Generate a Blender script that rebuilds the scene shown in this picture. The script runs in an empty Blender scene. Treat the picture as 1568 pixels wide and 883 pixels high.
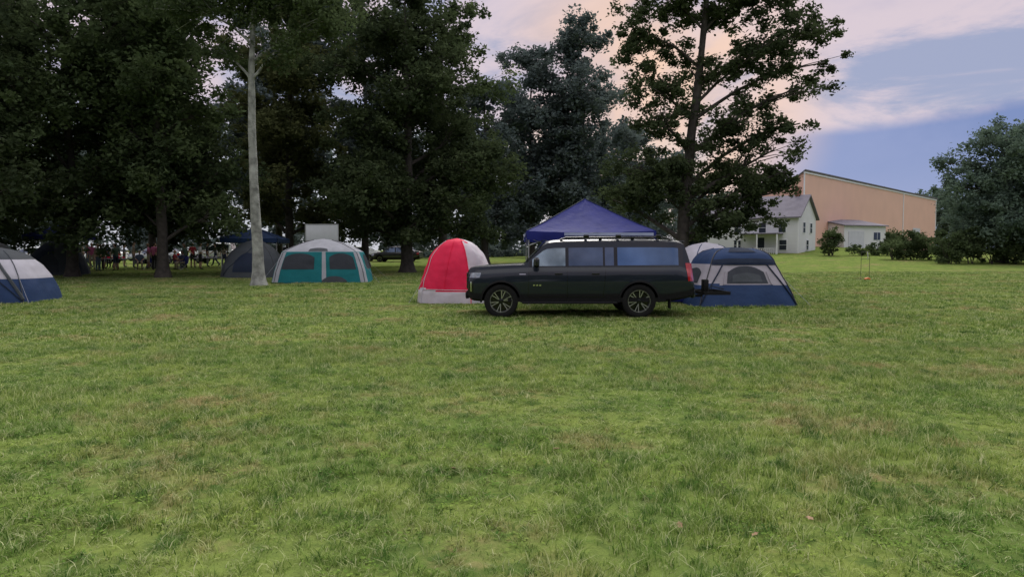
import bpy, bmesh, math, random
import numpy as np
from mathutils import Vector, Matrix, noise
random.seed(7); RNG=np.random.default_rng(7)
scene=bpy.context.scene
COL=scene.collection
scene.view_settings.view_transform='Standard'
scene.view_settings.look='None'
scene.view_settings.exposure=0

# ------------------------------------------------------------ terrain
def g(x,y):
    t=max(0.0,y-15.0)
    r=0.018*(t*t/(t+4.0)) if y<160 else 0.018*141.2
    return r+1.40*math.exp(-((x-34)/20.0)**2-((y-88)/24.0)**2)

# ------------------------------------------------------------ materials
def newmat(name):
    m=bpy.data.materials.new(name); m.use_nodes=True
    nt=m.node_tree; return m,nt,nt.nodes['Principled BSDF']
def N(nt,t,**kw):
    n=nt.nodes.new(t)
    for k,v in kw.items(): setattr(n,k,v)
    return n
def pmat(name,col,rough=0.6,metal=0.0,spec=0.5,var=0.12,scale=3.0,bump=0.0,bscale=40.0,coat=0.0,transl=0.0):
    m,nt,b=newmat(name)
    b.inputs['Roughness'].default_value=rough
    b.inputs['Metallic'].default_value=metal
    b.inputs['Specular IOR Level'].default_value=spec
    b.inputs['Coat Weight'].default_value=coat
    b.inputs['Coat Roughness'].default_value=0.04
    tc=N(nt,'ShaderNodeTexCoord'); nz=N(nt,'ShaderNodeTexNoise'); nz.inputs['Scale'].default_value=scale; nz.inputs['Detail'].default_value=5
    nt.links.new(tc.outputs['Object'],nz.inputs['Vector'])
    mr=N(nt,'ShaderNodeMapRange'); mr.inputs['From Min'].default_value=.3; mr.inputs['From Max'].default_value=.7
    nt.links.new(nz.outputs['Fac'],mr.inputs['Value'])
    mx=N(nt,'ShaderNodeMix',data_type='RGBA')
    c=Vector(col)
    mx.inputs[6].default_value=(*(c*(1-var)),1); mx.inputs[7].default_value=(*[min(1,k*(1+var)) for k in c],1)
    nt.links.new(mr.outputs[0],mx.inputs[0]); nt.links.new(mx.outputs[2],b.inputs['Base Color'])
    if bump>0:
        n2=N(nt,'ShaderNodeTexNoise'); n2.inputs['Scale'].default_value=bscale; n2.inputs['Detail'].default_value=4
        nt.links.new(tc.outputs['Object'],n2.inputs['Vector'])
        bp=N(nt,'ShaderNodeBump'); bp.inputs['Strength'].default_value=bump; bp.inputs['Distance'].default_value=0.03
        nt.links.new(n2.outputs['Fac'],bp.inputs['Height']); nt.links.new(bp.outputs[0],b.inputs['Normal'])
    if transl>0:
        tr=N(nt,'ShaderNodeBsdfTranslucent'); ms=N(nt,'ShaderNodeMixShader'); ms.inputs[0].default_value=transl
        nt.links.new(mx.outputs[2],tr.inputs['Color']); nt.links.new(b.outputs[0],ms.inputs[1]); nt.links.new(tr.outputs[0],ms.inputs[2])
        nt.links.new(ms.outputs[0],nt.nodes['Material Output'].inputs['Surface'])
    return m
def foliage_mat(name,dark,light,transl=0.3):
    m,nt,b=newmat(name); nt.nodes.remove(b)
    at=N(nt,'ShaderNodeAttribute'); at.attribute_name='tint'
    geo=N(nt,'ShaderNodeNewGeometry'); nz=N(nt,'ShaderNodeTexNoise'); nz.inputs['Scale'].default_value=0.6; nz.inputs['Detail'].default_value=1
    nt.links.new(geo.outputs['Position'],nz.inputs['Vector'])
    ad=N(nt,'ShaderNodeMath',operation='MULTIPLY_ADD'); ad.inputs[1].default_value=0.6
    nt.links.new(at.outputs['Fac'],ad.inputs[0])
    ml=N(nt,'ShaderNodeMath',operation='MULTIPLY_ADD'); ml.inputs[1].default_value=1.6; ml.inputs[2].default_value=-0.55
    nt.links.new(nz.outputs['Fac'],ml.inputs[0]); nt.links.new(ml.outputs[0],ad.inputs[2]); ad.use_clamp=True
    mx=N(nt,'ShaderNodeMix',data_type='RGBA'); mx.inputs[6].default_value=(*dark,1); mx.inputs[7].default_value=(*light,1)
    nt.links.new(ad.outputs[0],mx.inputs[0])
    df=N(nt,'ShaderNodeBsdfDiffuse'); nt.links.new(mx.outputs[2],df.inputs['Color'])
    tr=N(nt,'ShaderNodeBsdfTranslucent'); ms=N(nt,'ShaderNodeMixShader'); ms.inputs[0].default_value=transl
    nt.links.new(mx.outputs[2],tr.inputs['Color']); nt.links.new(df.outputs[0],ms.inputs[1]); nt.links.new(tr.outputs[0],ms.inputs[2])
    nt.links.new(ms.outputs[0],nt.nodes['Material Output'].inputs['Surface'])
    return m
def lawn_mat(name,blade):
    m,nt,b=newmat(name); nt.nodes.remove(b)
    geo=N(nt,'ShaderNodeNewGeometry')
    def noi(sc,det=3,rg=0.6):
        n=N(nt,'ShaderNodeTexNoise'); n.inputs['Scale'].default_value=sc; n.inputs['Detail'].default_value=det; n.inputs['Roughness'].default_value=rg
        nt.links.new(geo.outputs['Position'],n.inputs['Vector']); return n.outputs['Fac']
    def ramp(fac,a,bb):
        r=N(nt,'ShaderNodeMapRange'); r.inputs['From Min'].default_value=a; r.inputs['From Max'].default_value=bb
        nt.links.new(fac,r.inputs['Value']); return r.outputs[0]
    def mix(f,c1,c2):
        x=N(nt,'ShaderNodeMix',data_type='RGBA')
        if isinstance(f,float): x.inputs[0].default_value=f
        else: nt.links.new(f,x.inputs[0])
        for s,c in ((6,c1),(7,c2)):
            if isinstance(c,tuple): x.inputs[s].default_value=(*c,1)
            else: nt.links.new(c,x.inputs[s])
        return x.outputs[2]
    if blade:
        g1,g2,dry,dk_=(0.15,0.26,0.052),(0.28,0.365,0.082),(0.40,0.32,0.15),(0.080,0.17,0.036)
    else:
        g1,g2,dry,dk_=(0.12,0.18,0.043),(0.20,0.25,0.063),(0.27,0.21,0.11),(0.070,0.12,0.028)
    green=mix(ramp(noi(0.9,4),0.38,0.62),g1,g2)
    c=mix(ramp(noi(0.5,6,0.75),0.52,0.64),green,dry)
    c=mix(ramp(noi(2.8,4,.7),0.51,0.62),c,dk_)
    if blade:
        at=N(nt,'ShaderNodeAttribute'); at.attribute_name='tint'
        c=mix(ramp(at.outputs['Fac'],0.45,1.4),c,(0.66,0.66,0.38))
        c=mix(ramp(at.outputs['Fac'],0.35,-0.3),c,(0.05,0.11,0.022))
    else:
        c=mix(ramp(noi(9,5,0.8),0.35,0.75),c,(0.10,0.13,0.04))
    df=N(nt,'ShaderNodeBsdfDiffuse'); nt.links.new(c,df.inputs['Color'])
    if blade:
        tr=N(nt,'ShaderNodeBsdfTranslucent'); ms=N(nt,'ShaderNodeMixShader'); ms.inputs[0].default_value=0.33
        nt.links.new(c,tr.inputs['Color']); nt.links.new(df.outputs[0],ms.inputs[1]); nt.links.new(tr.outputs[0],ms.inputs[2])
        nt.links.new(ms.outputs[0],nt.nodes['Material Output'].inputs['Surface'])
    else:
        bp=N(nt,'ShaderNodeBump'); bp.inputs['Strength'].default_value=0.6; bp.inputs['Distance'].default_value=0.06
        nt.links.new(noi(12,5,0.8),bp.inputs['Height']); nt.links.new(bp.outputs[0],df.inputs['Normal'])
        nt.links.new(df.outputs[0],nt.nodes['Material Output'].inputs['Surface'])
    return m

# ------------------------------------------------------------ mesh builder
class MB:
    def __init__(s): s.v=[];s.f=[];s.m=[]
    def add(s,vs,fs,mi=0):
        o=len(s.v); s.v+= [tuple(p) for p in vs]
        for k,f in enumerate(fs):
            s.f.append(tuple(i+o for i in f)); s.m.append(mi if isinstance(mi,int) else mi[k])
    def box(s,c,sz,mi=0,rot=None,bev=0.0):
        hx,hy,hz=[k/2 for k in sz]
        if bev<=0:
            vs=[Vector((x*hx,y*hy,z*hz)) for x in(-1,1) for y in(-1,1) for z in(-1,1)]
            fs=[(0,1,3,2),(4,6,7,5),(0,4,5,1),(2,3,7,6),(0,2,6,4),(1,5,7,3)]
        else:
            b=min(bev,hx*.9,hy*.9,hz*.9)
            def ring(z,ins):
                X=hx-ins;Y=hy-ins
                return [Vector(p) for p in ((X-b,-Y,z),(X,-Y+b,z),(X,Y-b,z),(X-b,Y,z),(-X+b,Y,z),(-X,Y-b,z),(-X,-Y+b,z),(-X+b,-Y,z))]
            vs=[]
            for z,ins in ((-hz,b*.6),(-hz+b,0),(hz-b,0),(hz,b*.6)): vs+=ring(z,ins)
            fs=[]
            for r in range(3):
                for i in range(8):
                    j=(i+1)%8; fs.append((r*8+i,r*8+j,(r+1)*8+j,(r+1)*8+i))
            fs.append(tuple(range(7,-1,-1))); fs.append(tuple(range(24,32)))
        if rot is not None: vs=[rot@p for p in vs]
        c=Vector(c); s.add([p+c for p in vs],fs,mi)
    def tube(s,pts,rad,n=6,mi=0,caps=True):
        pts=[Vector(p) for p in pts]
        if not hasattr(rad,'__len__'): rad=[rad]*len(pts)
        vs=[];fs=[]; prev=None
        for i,p in enumerate(pts):
            d=(pts[min(i+1,len(pts)-1)]-pts[max(i-1,0)])
            if d.length<1e-6: d=Vector((0,0,1))
            d.normalize()
            if prev is None: a=d.orthogonal().normalized()
            else:
                a=prev-d*prev.dot(d)
                a=a.normalized() if a.length>1e-5 else d.orthogonal().normalized()
            prev=a; b=d.cross(a)
            for k in range(n):
                t=2*math.pi*k/n; vs.append(p+(a*math.cos(t)+b*math.sin(t))*rad[i])
        for i in range(len(pts)-1):
            for k in range(n):
                k2=(k+1)%n; fs.append((i*n+k,i*n+k2,(i+1)*n+k2,(i+1)*n+k))
        if caps:
            fs.append(tuple(range(n-1,-1,-1))); fs.append(tuple((len(pts)-1)*n+k for k in range(n)))
        s.add(vs,fs,mi)
    def grid(s,fn,nu,nv,mi=0):
        vs=[fn(i/nu,j/nv) for j in range(nv+1) for i in range(nu+1)]
        fs=[];ms=[]
        for j in range(nv):
            for i in range(nu):
                a=j*(nu+1)+i; fs.append((a,a+1,a+nu+2,a+nu+1))
                ms.append(mi if isinstance(mi,int) else mi((i+.5)/nu,(j+.5)/nv))
        s.add(vs,fs,ms)
    def lathe(s,prof,axis_c,n=32,mi=0):
        c=Vector(axis_c); vs=[];fs=[]
        for r,y in prof:
            for k in range(n):
                t=2*math.pi*k/n; vs.append(c+Vector((r*math.cos(t),y,r*math.sin(t))))
        for i in range(len(prof)-1):
            for k in range(n):
                k2=(k+1)%n; fs.append((i*n+k,i*n+k2,(i+1)*n+k2,(i+1)*n+k))
        s.add(vs,fs,mi)
    def obj(s,name,mats,loc=(0,0,0),rz=0.0,parent=None,ang=35):
        me=bpy.data.meshes.new(name); me.from_pydata(s.v,[],s.f); 
        for m in mats: me.materials.append(m)
        me.polygons.foreach_set('material_index',s.m)
        me.polygons.foreach_set('use_smooth',[True]*len(s.f))
        try: me.set_sharp_from_angle(angle=math.radians(ang))
        except Exception: pass
        me.update()
        o=bpy.data.objects.new(name,me); COL.objects.link(o); o.location=loc; o.rotation_euler=(0,0,rz)
        if parent: o.parent=parent
        return o
def empty(name,loc=(0,0,0),rz=0.0):
    o=bpy.data.objects.new(name,None); COL.objects.link(o); o.location=loc; o.rotation_euler=(0,0,rz); o.empty_display_size=0.3
    return o
def np_mesh(name,V,F,mat,tint=None,parent=None,link=True,smooth=False):
    me=bpy.data.meshes.new(name); k=F.shape[1]
    me.vertices.add(len(V)); me.vertices.foreach_set('co',V.astype(np.float32).ravel())
    me.loops.add(F.size); me.loops.foreach_set('vertex_index',F.astype(np.int32).ravel())
    me.polygons.add(len(F)); me.polygons.foreach_set('loop_start',np.arange(0,F.size,k,dtype=np.int32))
    try: me.polygons.foreach_set('loop_total',np.full(len(F),k,dtype=np.int32))
    except Exception: pass
    me.materials.append(mat)
    if smooth: me.polygons.foreach_set('use_smooth',np.ones(len(F),dtype=bool))
    if tint is not None:
        a=me.attributes.new('tint','FLOAT','FACE'); a.data.foreach_set('value',tint.astype(np.float32))
    me.update(); me.validate()
    o=bpy.data.objects.new(name,me)
    if link: COL.objects.link(o)
    if parent: o.parent=parent
    return o

# ------------------------------------------------------------ trees
def leaves(centers,cr,nleaf,L,rng,flat=0.75,droop=0.0):
    C=np.repeat(centers,nleaf,axis=0); n=len(C)
    ctint=np.repeat(rng.uniform(0,1,len(centers)),nleaf)
    R=np.repeat(rng.uniform(0.5,1.35,len(centers)),nleaf)[:,None]*cr
    d=rng.normal(size=(n,3)); d/=np.linalg.norm(d,axis=1)[:,None]
    rad=rng.uniform(0,1,(n,1))**0.6*rng.choice([1,1,1,1.35],(n,1))
    P=C+d*rad*R*np.array([1,1,flat])
    a=rng.normal(size=(n,3)); a[:,2]*=0.6; a[:,2]-=droop; a/=np.linalg.norm(a,axis=1)[:,None]
    nn=rng.normal(size=(n,3)); nn[:,2]+=0.6
    b=np.cross(nn,a); b/=np.linalg.norm(b,axis=1)[:,None]
    l=(L*rng.uniform(0.6,1.35,(n,1)))
    w=l*rng.uniform(0.22,0.34,(n,1))
    nz=np.cross(a,b)*l*0.12
    V=np.stack([P-a*l*.5, P+b*w+nz, P+a*l*.5, P-b*w+nz],axis=1).reshape(-1,3)
    F=np.arange(4*n).reshape(-1,4)
    t=0.55*ctint+0.45*rng.uniform(0,1,n)
    return V,F,t
def tree(name,x,y,H,r,blobs,fmat,bmat,cr=0.6,k=0.35,nleaf=90,L=0.16,lean=(0,0),seed=1,flat=0.75,trunk_pts=None,droop=0.15,wiggle=0.25,limbleaf=True):
    rng=np.random.default_rng(seed); rd=random.Random(seed)
    z0=g(x,y); par=empty(name,(x,y,z0)); mb=MB()
    if trunk_pts is None:
        trunk_pts=[]
        n=9
        for i in range(n):
            t=i/(n-1); trunk_pts.append((lean[0]*t+wiggle*math.sin(3.1*t*2+seed)*t*(1-t)*2, lean[1]*t+wiggle*math.cos(2.3*t*2+seed)*t*(1-t)*2, H*0.9*t))
    tp=[Vector(p) for p in trunk_pts]
    Ht=tp[-1].z
    pts=[];rad=[]
    for i in range(26):
        z=Ht*(i/25)**1.3
        for a,b in zip(tp[:-1],tp[1:]):
            if a.z<=z<=b.z+1e-6:
                q=a.lerp(b,(z-a.z)/max(1e-6,b.z-a.z)); break
        q=q.copy(); q.x+=0.04*noise.noise((z*0.6,seed,0)); 
        pts.append(q); rad.append(r*((1-0.88*(z/Ht))+0.75*math.exp(-z/0.28)))
    pts[0].z-=0.15
    o0=len(mb.v); mb.tube(pts,rad,12,0)
    for i in range(o0,len(mb.v)):
        p=Vector(mb.v[i]); rr=noise.noise((p.x*4,p.y*4,p.z*0.8+seed))*r*0.13
        ax=min(pts,key=lambda q:abs(q.z-p.z)); d=Vector((p.x-ax.x,p.y-ax.y,0))
        if d.length>1e-4: p+=d.normalized()*rr
        mb.v[i]=tuple(p)
    def at(z):
        z=max(0.5,min(z,Ht*0.98))
        return min(range(len(pts)),key=lambda i:abs(pts[i].z-z))
    cents=[]
    for (bx,by,bz,rx,ry,rz) in blobs:
        vol=4.19*rx*ry*rz; n=max(3,int(vol*k/cr**3))
        d=rng.normal(size=(n,3)); d/=np.linalg.norm(d,axis=1)[:,None]
        c=np.array([bx,by,bz])+d*(rng.uniform(0,1,(n,1))**0.42)*np.array([rx,ry,rz])*rng.uniform(.85,1.15,(n,1))
        c=c[c[:,2]>cr*0.7]
        cents.append(c)
        bc=Vector((bx,by,bz)); hd=math.hypot(bx,by)
        i0=at(max(Ht*0.12,bz-0.35*hd-0.6)); p0=pts[i0]
        r0=min(rad[i0]*0.5,0.03+0.026*(bc-p0).length)
        path=[];rr=[]
        sag=rd.uniform(0.0,0.12)*(bc-p0).length
        for j in range(7):
            t=j/6; q=p0.lerp(bc,t); q.z+=sag*math.sin(math.pi*t)
            q.x+=0.12*noise.noise((t*4,seed,bx)); q.y+=0.12*noise.noise((t*4,by,seed)); path.append(q); rr.append(r0*(1-0.75*t))
        mb.tube(path,rr,6,0)
        if limbleaf and (bc-p0).length>1.5:
            ex=[]
            for j in range(2,6):
                for _ in range(2): ex.append(path[j]+Vector((rd.uniform(-1,1),rd.uniform(-1,1),rd.uniform(-.6,.7)))*cr*1.3)
            cents.append(np.array([tuple(q) for q in ex]))
        m=min(len(c),14)
        for q in c[rng.permutation(len(c))[:m]]:
            q=Vector(q); j=rd.randint(3,6); s=path[j]; mid=s.lerp(q,0.5)+Vector((rd.uniform(-.15,.15),rd.uniform(-.15,.15),rd.uniform(0,.2)))
            mb.tube([s,mid,q],[rr[j]*0.6,rr[j]*0.4,0.008],4,0,caps=False)
    mb.obj('trunk_and_limbs',[bmat],parent=par,ang=60)
    C=np.concatenate(cents)
    V,F,t=leaves(C,cr,nleaf,L,rng,flat,droop)
    ok=V.reshape(-1,4,3)[:,:,2].min(axis=1)>0.05
    np_mesh('foliage',V.reshape(-1,4,3)[ok].reshape(-1,3),np.arange(4*ok.sum()).reshape(-1,4),fmat,t[ok],par)
    return par
def auto_blobs(H,zlo,R,n,seed,shape=0.4):
    rd=random.Random(seed); out=[]
    for i in range(n):
        t=(i+rd.random())/n; 
        prof=math.sin(math.pi*min(1,0.25+0.62*t))**shape
        a=i*2.4+rd.uniform(-.6,.6); rr=R*prof*rd.uniform(0.25,0.85)
        s=R*prof*rd.uniform(0.28,0.48)+0.2
        rz=s*rd.uniform(.55,.8)
        z=zlo+(H-zlo-rz)*t
        out.append((rr*math.cos(a),rr*math.sin(a),z,s*rd.uniform(.9,1.2),s*rd.uniform(.9,1.2),rz))
    return out

bark_dark=pmat('bark_dark',(0.055,0.047,0.040),0.9,var=0.4,scale=5,bump=0.8,bscale=14)
bark_grey=pmat('bark_lichen',(0.27,0.275,0.25),0.95,var=0.55,scale=3.2,bump=1.0,bscale=14)
fol_dark=foliage_mat('foliage_dark',(0.030,0.044,0.024),(0.090,0.118,0.055))
fol_mid=foliage_mat('foliage_mid',(0.036,0.056,0.028),(0.115,0.155,0.068))
fol_yel=foliage_mat('foliage_warm',(0.048,0.060,0.028),(0.15,0.165,0.068))
fol_haze=foliage_mat('foliage_painted_haze',(0.078,0.105,0.105),(0.15,0.185,0.170))  # far trees: haze painted in as a paler, bluer leaf colour
fol_haze2=foliage_mat('foliage_painted_haze_right',(0.080,0.12,0.10),(0.155,0.21,0.15))  # right-hand far trees: distance haze put into the leaf colour

b=[( -1.2,0,13.2,2.8,2.4,1.8),(1.8,0.5,12.6,2.6,2.4,1.5),(0,0,16,3.6,3.6,2.2),(-2.8,-.5,11.6,1.5,1.5,1.0),(3.0,0,11.0,1.3,1.2,.9),(1.6,-.5,10.2,.9,1,.6),(-1.7,.4,10.3,1.1,1,.7),(0,.3,12.0,1.3,1,1.0)]
tree('lichen_bark_tree',-10.98,30,18,0.25,b,fol_mid,bark_grey,cr=0.5,k=.35,nleaf=80,L=0.17,seed=3,
     trunk_pts=[(0,0,0),(-.02,0,1.5),(-.12,0,4),(-.2,0,7),(-.12,0,10),(0.1,0,13),(0.1,0,17)])
bx=6.75
raw=[(5.1,9.9,1.3,1.5,1.4),(5.9,11.2,1.4,1.5,1.0),(9.3,11.3,2.2,2,1.2),(11.4,9.9,1.6,1.5,.8),(12.3,8.9,1.0,1,.5),(9.6,9.0,1.8,2,.9),(11.2,7.8,1.3,1.2,.5),
     (5.5,7.9,1.4,1.5,.9),(5.3,6.5,1.3,1.5,.7),(8.8,6.6,1.7,1.8,.8),(10.1,5.4,1.4,1.3,.8),(4.9,4.7,1.6,1.6,.8),(5.9,3.7,1.6,1.8,1.0),(9.1,4.4,1.8,1.8,1.0),(8.2,3.0,1.5,1.5,.8),(10.3,3.8,1.2,1,.8),
     (7.2,5.2,1.2,1.3,.8),(7.2,8.8,1.2,1.4,.8),(8.0,14,3.6,3.4,2),(9.7,2.7,1.3,1.2,.6),(4.1,3.6,1.0,1.2,.6),(11.0,6.4,.9,.8,.4),(7.6,10.8,1.3,1.3,.8),(6.3,4.6,1.2,1.2,.8),(10.6,4.6,.9,1,.6)]
b=[(X-bx,random.uniform(-.8,.8),z,rx,ry,rz) for X,z,rx,ry,rz in raw]
tree('oak_tree',bx,27.5,16,0.27,b,fol_dark,bark_dark,cr=0.40,k=.175,nleaf=95,L=0.155,seed=5,
     trunk_pts=[(0,0,0),(0.05,0,3),(0.3,0,6),(0.65,0,9),(0.9,0,12),(1.1,0,15.5)],flat=.65)
b=auto_blobs(19.5,2.6,5.6,20,11)+[(1.8,-1,4.0,2.8,2.2,1.6),(-1.8,-1,4.4,2.4,2.2,1.6),(3.9,-.5,6.5,2.2,2,1.6),(0.8,-2,3.0,2.0,1.5,1.0),(-3.2,0,2.6,1.6,1.5,.8)]
tree('walnut_tree',-6.5,43,19,0.38,b,fol_dark,bark_dark,cr=0.7,k=.24,nleaf=80,L=0.26,seed=11)
tree('oak_tree',-4.9,49,21,0.36,auto_blobs(22,5,4.8,16,12),fol_mid,bark_dark,cr=0.75,k=.22,nleaf=75,L=0.28,seed=12)
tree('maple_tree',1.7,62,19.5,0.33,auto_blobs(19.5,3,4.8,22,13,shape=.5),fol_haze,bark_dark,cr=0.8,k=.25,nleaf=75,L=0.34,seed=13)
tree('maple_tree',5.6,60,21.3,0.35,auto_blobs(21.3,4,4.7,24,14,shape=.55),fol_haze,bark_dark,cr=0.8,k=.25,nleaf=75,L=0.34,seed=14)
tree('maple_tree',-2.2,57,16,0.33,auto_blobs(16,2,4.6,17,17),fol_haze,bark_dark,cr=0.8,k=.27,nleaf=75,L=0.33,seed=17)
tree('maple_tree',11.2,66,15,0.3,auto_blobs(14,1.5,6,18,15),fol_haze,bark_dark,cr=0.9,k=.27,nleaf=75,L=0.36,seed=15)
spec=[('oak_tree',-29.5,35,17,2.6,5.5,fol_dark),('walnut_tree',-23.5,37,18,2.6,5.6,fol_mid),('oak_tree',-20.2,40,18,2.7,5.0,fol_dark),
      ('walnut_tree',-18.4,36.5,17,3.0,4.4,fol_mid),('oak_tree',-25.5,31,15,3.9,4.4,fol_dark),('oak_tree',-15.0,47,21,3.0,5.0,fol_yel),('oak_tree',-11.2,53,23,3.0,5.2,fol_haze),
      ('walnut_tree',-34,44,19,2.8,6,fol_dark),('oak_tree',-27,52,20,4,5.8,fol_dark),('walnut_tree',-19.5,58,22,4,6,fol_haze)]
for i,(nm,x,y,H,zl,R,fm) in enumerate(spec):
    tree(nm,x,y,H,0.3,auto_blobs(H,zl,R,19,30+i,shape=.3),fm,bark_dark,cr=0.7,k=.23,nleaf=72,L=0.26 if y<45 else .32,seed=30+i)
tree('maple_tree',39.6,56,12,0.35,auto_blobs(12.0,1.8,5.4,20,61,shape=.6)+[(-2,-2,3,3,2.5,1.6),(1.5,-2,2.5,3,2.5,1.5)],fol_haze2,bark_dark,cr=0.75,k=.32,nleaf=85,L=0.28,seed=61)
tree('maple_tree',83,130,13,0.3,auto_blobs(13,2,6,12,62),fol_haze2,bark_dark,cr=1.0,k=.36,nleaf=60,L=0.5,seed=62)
def mass(name,blobs,fm,cr,k,nl,L,seed):
    rng=np.random.default_rng(seed); cs=[]
    for bx_,by_,bz_,rx,ry,rz in blobs:
        n=max(2,int(4.19*rx*ry*rz*k/cr**3)); d=rng.normal(size=(n,3)); d/=np.linalg.norm(d,axis=1)[:,None]
        cs.append(np.array([bx_,by_,bz_])+d*(rng.uniform(0,1,(n,1))**.42)*np.array([rx,ry,rz]))
    V,F,t=leaves(np.concatenate(cs),cr,nl,L,rng)
    return np_mesh(name,V,F,fm,t)
rd=random.Random(5); bl=[]
for x in np.arange(-120,25,3.6):
    for j in range(5):
        z=[0.6,3.2,6.5,10.5,14][j]*rd.uniform(.85,1.15)
        if j<2 and -26<x<-18: continue
        if x>-2 and j>2: continue
        yy=rd.uniform(80,98)
        bl.append((x+rd.uniform(-1.5,1.5),yy,z+g(x,yy),rd.uniform(2.6,4),2.5,rd.uniform(1.8,2.6)))
mass('unseen_tree_line',bl,fol_haze,1.3,.36,60,.62,70)
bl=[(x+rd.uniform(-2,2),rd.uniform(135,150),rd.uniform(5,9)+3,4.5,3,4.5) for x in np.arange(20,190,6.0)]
mass('unseen_tree_line',bl,fol_haze2,1.8,.4,60,.9,71)
# assumed trees behind the camera, unseen, added to darken the SUV's reflections
bl=[(x+rd.uniform(-2,2),rd.uniform(-44,-36),z*rd.uniform(.8,1.2),4.5,3,3.4) for x in np.arange(-70,75,5.0) for z in (2.2,6.5,10)]
mass('unseen_tree_line',bl,fol_dark,1.8,.5,45,1.0,72)
def bush(name,x,y,blobs,fm,seed,cr=.35,L=.16):
    rng=np.random.default_rng(seed); z0=g(x,y); par=empty(name,(x,y,z0)); mb=MB(); cs=[]
    for q in blobs:
        n=max(3,int(4.19*q[3]*q[4]*q[5]*.4/cr**3)); d=rng.normal(size=(n,3)); d/=np.linalg.norm(d,axis=1)[:,None]
        cs.append(np.array(q[:3])+d*(rng.uniform(0,1,(n,1))**.4)*np.array(q[3:]))
        for j in range(4): mb.tube([(q[0]+random.uniform(-.2,.2),q[1],-.05),(q[0]+random.uniform(-.4,.4),q[1]+.1,q[2]*.6),(q[0]+random.uniform(-1,1)*q[3]*.6,q[1],q[2]+q[5]*.5)],[.04,.03,.01],5)
    mb.obj('stems',[bark_dark],parent=par)
    V,F,t=leaves(np.concatenate(cs),cr,70,L,rng,.8); 
    ok=V.reshape(-1,4,3)[:,:,2].min(axis=1)>0.0
    np_mesh('foliage',V.reshape(-1,4,3)[ok].reshape(-1,3),np.arange(4*ok.sum()).reshape(-1,4),fm,t[ok],par)
bush('bush',30.3,66,[(0,0,1.2,1.1,1,1.1),(.2,0,1.9,.8,.8,.8)],fol_mid,81)
bush('bush',33.2,66,[(0,0,.5,1.4,.8,.5),(1.5,0,.6,1,.8,.6),(2.6,0,1.1,.9,.8,1.0)],fol_mid,82)
bush('bush',46,88,[(0,0,1.0,2.0,1,1.0),(2.5,0,1.3,1.6,1,1.2),(5,0,1.0,1.6,1,1.0)],fol_mid,85,cr=.45,L=.25)
bush('hedge',34.6,60,[(-1.5,0,.9,1.2,1,.9),(0,0,1.2,1.4,1,1.2),(1.6,0,1.0,1.3,1,1),(3.0,-.5,1.1,1.3,1,1.1)],fol_mid,83,cr=.4,L=.2)
bush('hedge',36.3,54,[(-2.2,0,1.3,1.5,1,1.3),(-.6,0,1.5,1.4,1,1.4),(1.0,0,1.2,1.6,1,1.1),(3,0,1.3,1.5,1,1.3),(5,0,1.2,1.6,1,1.2)],fol_mid,84,cr=.4,L=.2)

# ------------------------------------------------------------ ground
xs=np.unique(np.concatenate([np.linspace(-40,60,101),np.linspace(-900,-40,25),np.linspace(60,900,25)]))
ys=np.unique(np.concatenate([np.linspace(-10,120,131),np.linspace(-200,-10,12),np.linspace(120,1500,30)]))
V=np.array([(x,y,g(x,y)+0.02*noise.noise((x*.4,y*.4,0))) for y in ys for x in xs]); nx=len(xs)
I=np.arange(len(V)).reshape(len(ys),nx)
F=np.stack([I[:-1,:-1],I[:-1,1:],I[1:,1:],I[1:,:-1]],axis=-1).reshape(-1,4)
np_mesh('ground',V,F,lawn_mat('lawn_ground',False),smooth=True)

blade_mat=lawn_mat('grass_blades',True)
gcol=bpy.data.collections.new('grass_patches')
def patch(name,size,nb,h,w,seed,weeds=0):
    rng=np.random.default_rng(seed)
    nt=int(nb/11); tc=rng.uniform(-size/2,size/2,(nt,2)); th=rng.uniform(.4,1.5,nt); tt=rng.normal(0,.2,nt)
    idx=rng.integers(0,nt,nb); P=tc[idx]+rng.normal(size=(nb,2))*0.021*(w/0.005)**.6
    hh=h*th[idx]*rng.uniform(.5,1.3,nb); a=rng.uniform(0,6.283,nb)
    lean=rng.uniform(.2,1.5,nb)*hh; la=rng.uniform(0,6.283,nb)
    side=np.stack([np.cos(a),np.sin(a),0*a],1)*w*rng.uniform(.55,1.25,(nb,1))*.5
    ld=np.stack([np.cos(la),np.sin(la),0*a],1)
    B=np.stack([P[:,0],P[:,1],0*a-.01],1)
    M=B+ld*(lean*.3)[:,None]; M[:,2]=hh*.6
    T=B+ld*(lean)[:,None]; T[:,2]=hh*.97
    V=np.stack([B-side,B+side,M+side*.8,M-side*.8,T+side*.12,T-side*.12],1).reshape(-1,3)
    k=np.arange(nb)[:,None]*6
    F=np.concatenate([k+np.array([[0,1,2,3]]),k+np.array([[3,2,4,5]])])
    t=rng.normal(.40,.36,nb)+tt[idx]; t=np.concatenate([t,t+.08])
    if weeds:
        wc=rng.uniform(-size/2,size/2,(weeds,2)); n=weeds*22
        c=np.repeat(wc,22,axis=0)+rng.normal(size=(n,2))*.045; z=rng.uniform(.015,.045,n)
        a=rng.uniform(0,6.283,n); l=rng.uniform(.007,.014,n); u=np.stack([np.cos(a)*l,np.sin(a)*l,rng.uniform(-.3,.5,n)*l],1); v=np.stack([-np.sin(a)*l*.7,np.cos(a)*l*.7,rng.uniform(-.4,.4,n)*l],1)
        C=np.stack([c[:,0],c[:,1],z],1); W=np.stack([C-u,C+v,C+u,C-v],1).reshape(-1,3)
        F=np.concatenate([F,np.arange(4*n).reshape(-1,4)+len(V)]); V=np.concatenate([V,W]); t=np.concatenate([t,rng.normal(.25,.12,n)])
    return np_mesh(name,V,F,blade_mat,t,link=False)
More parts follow.
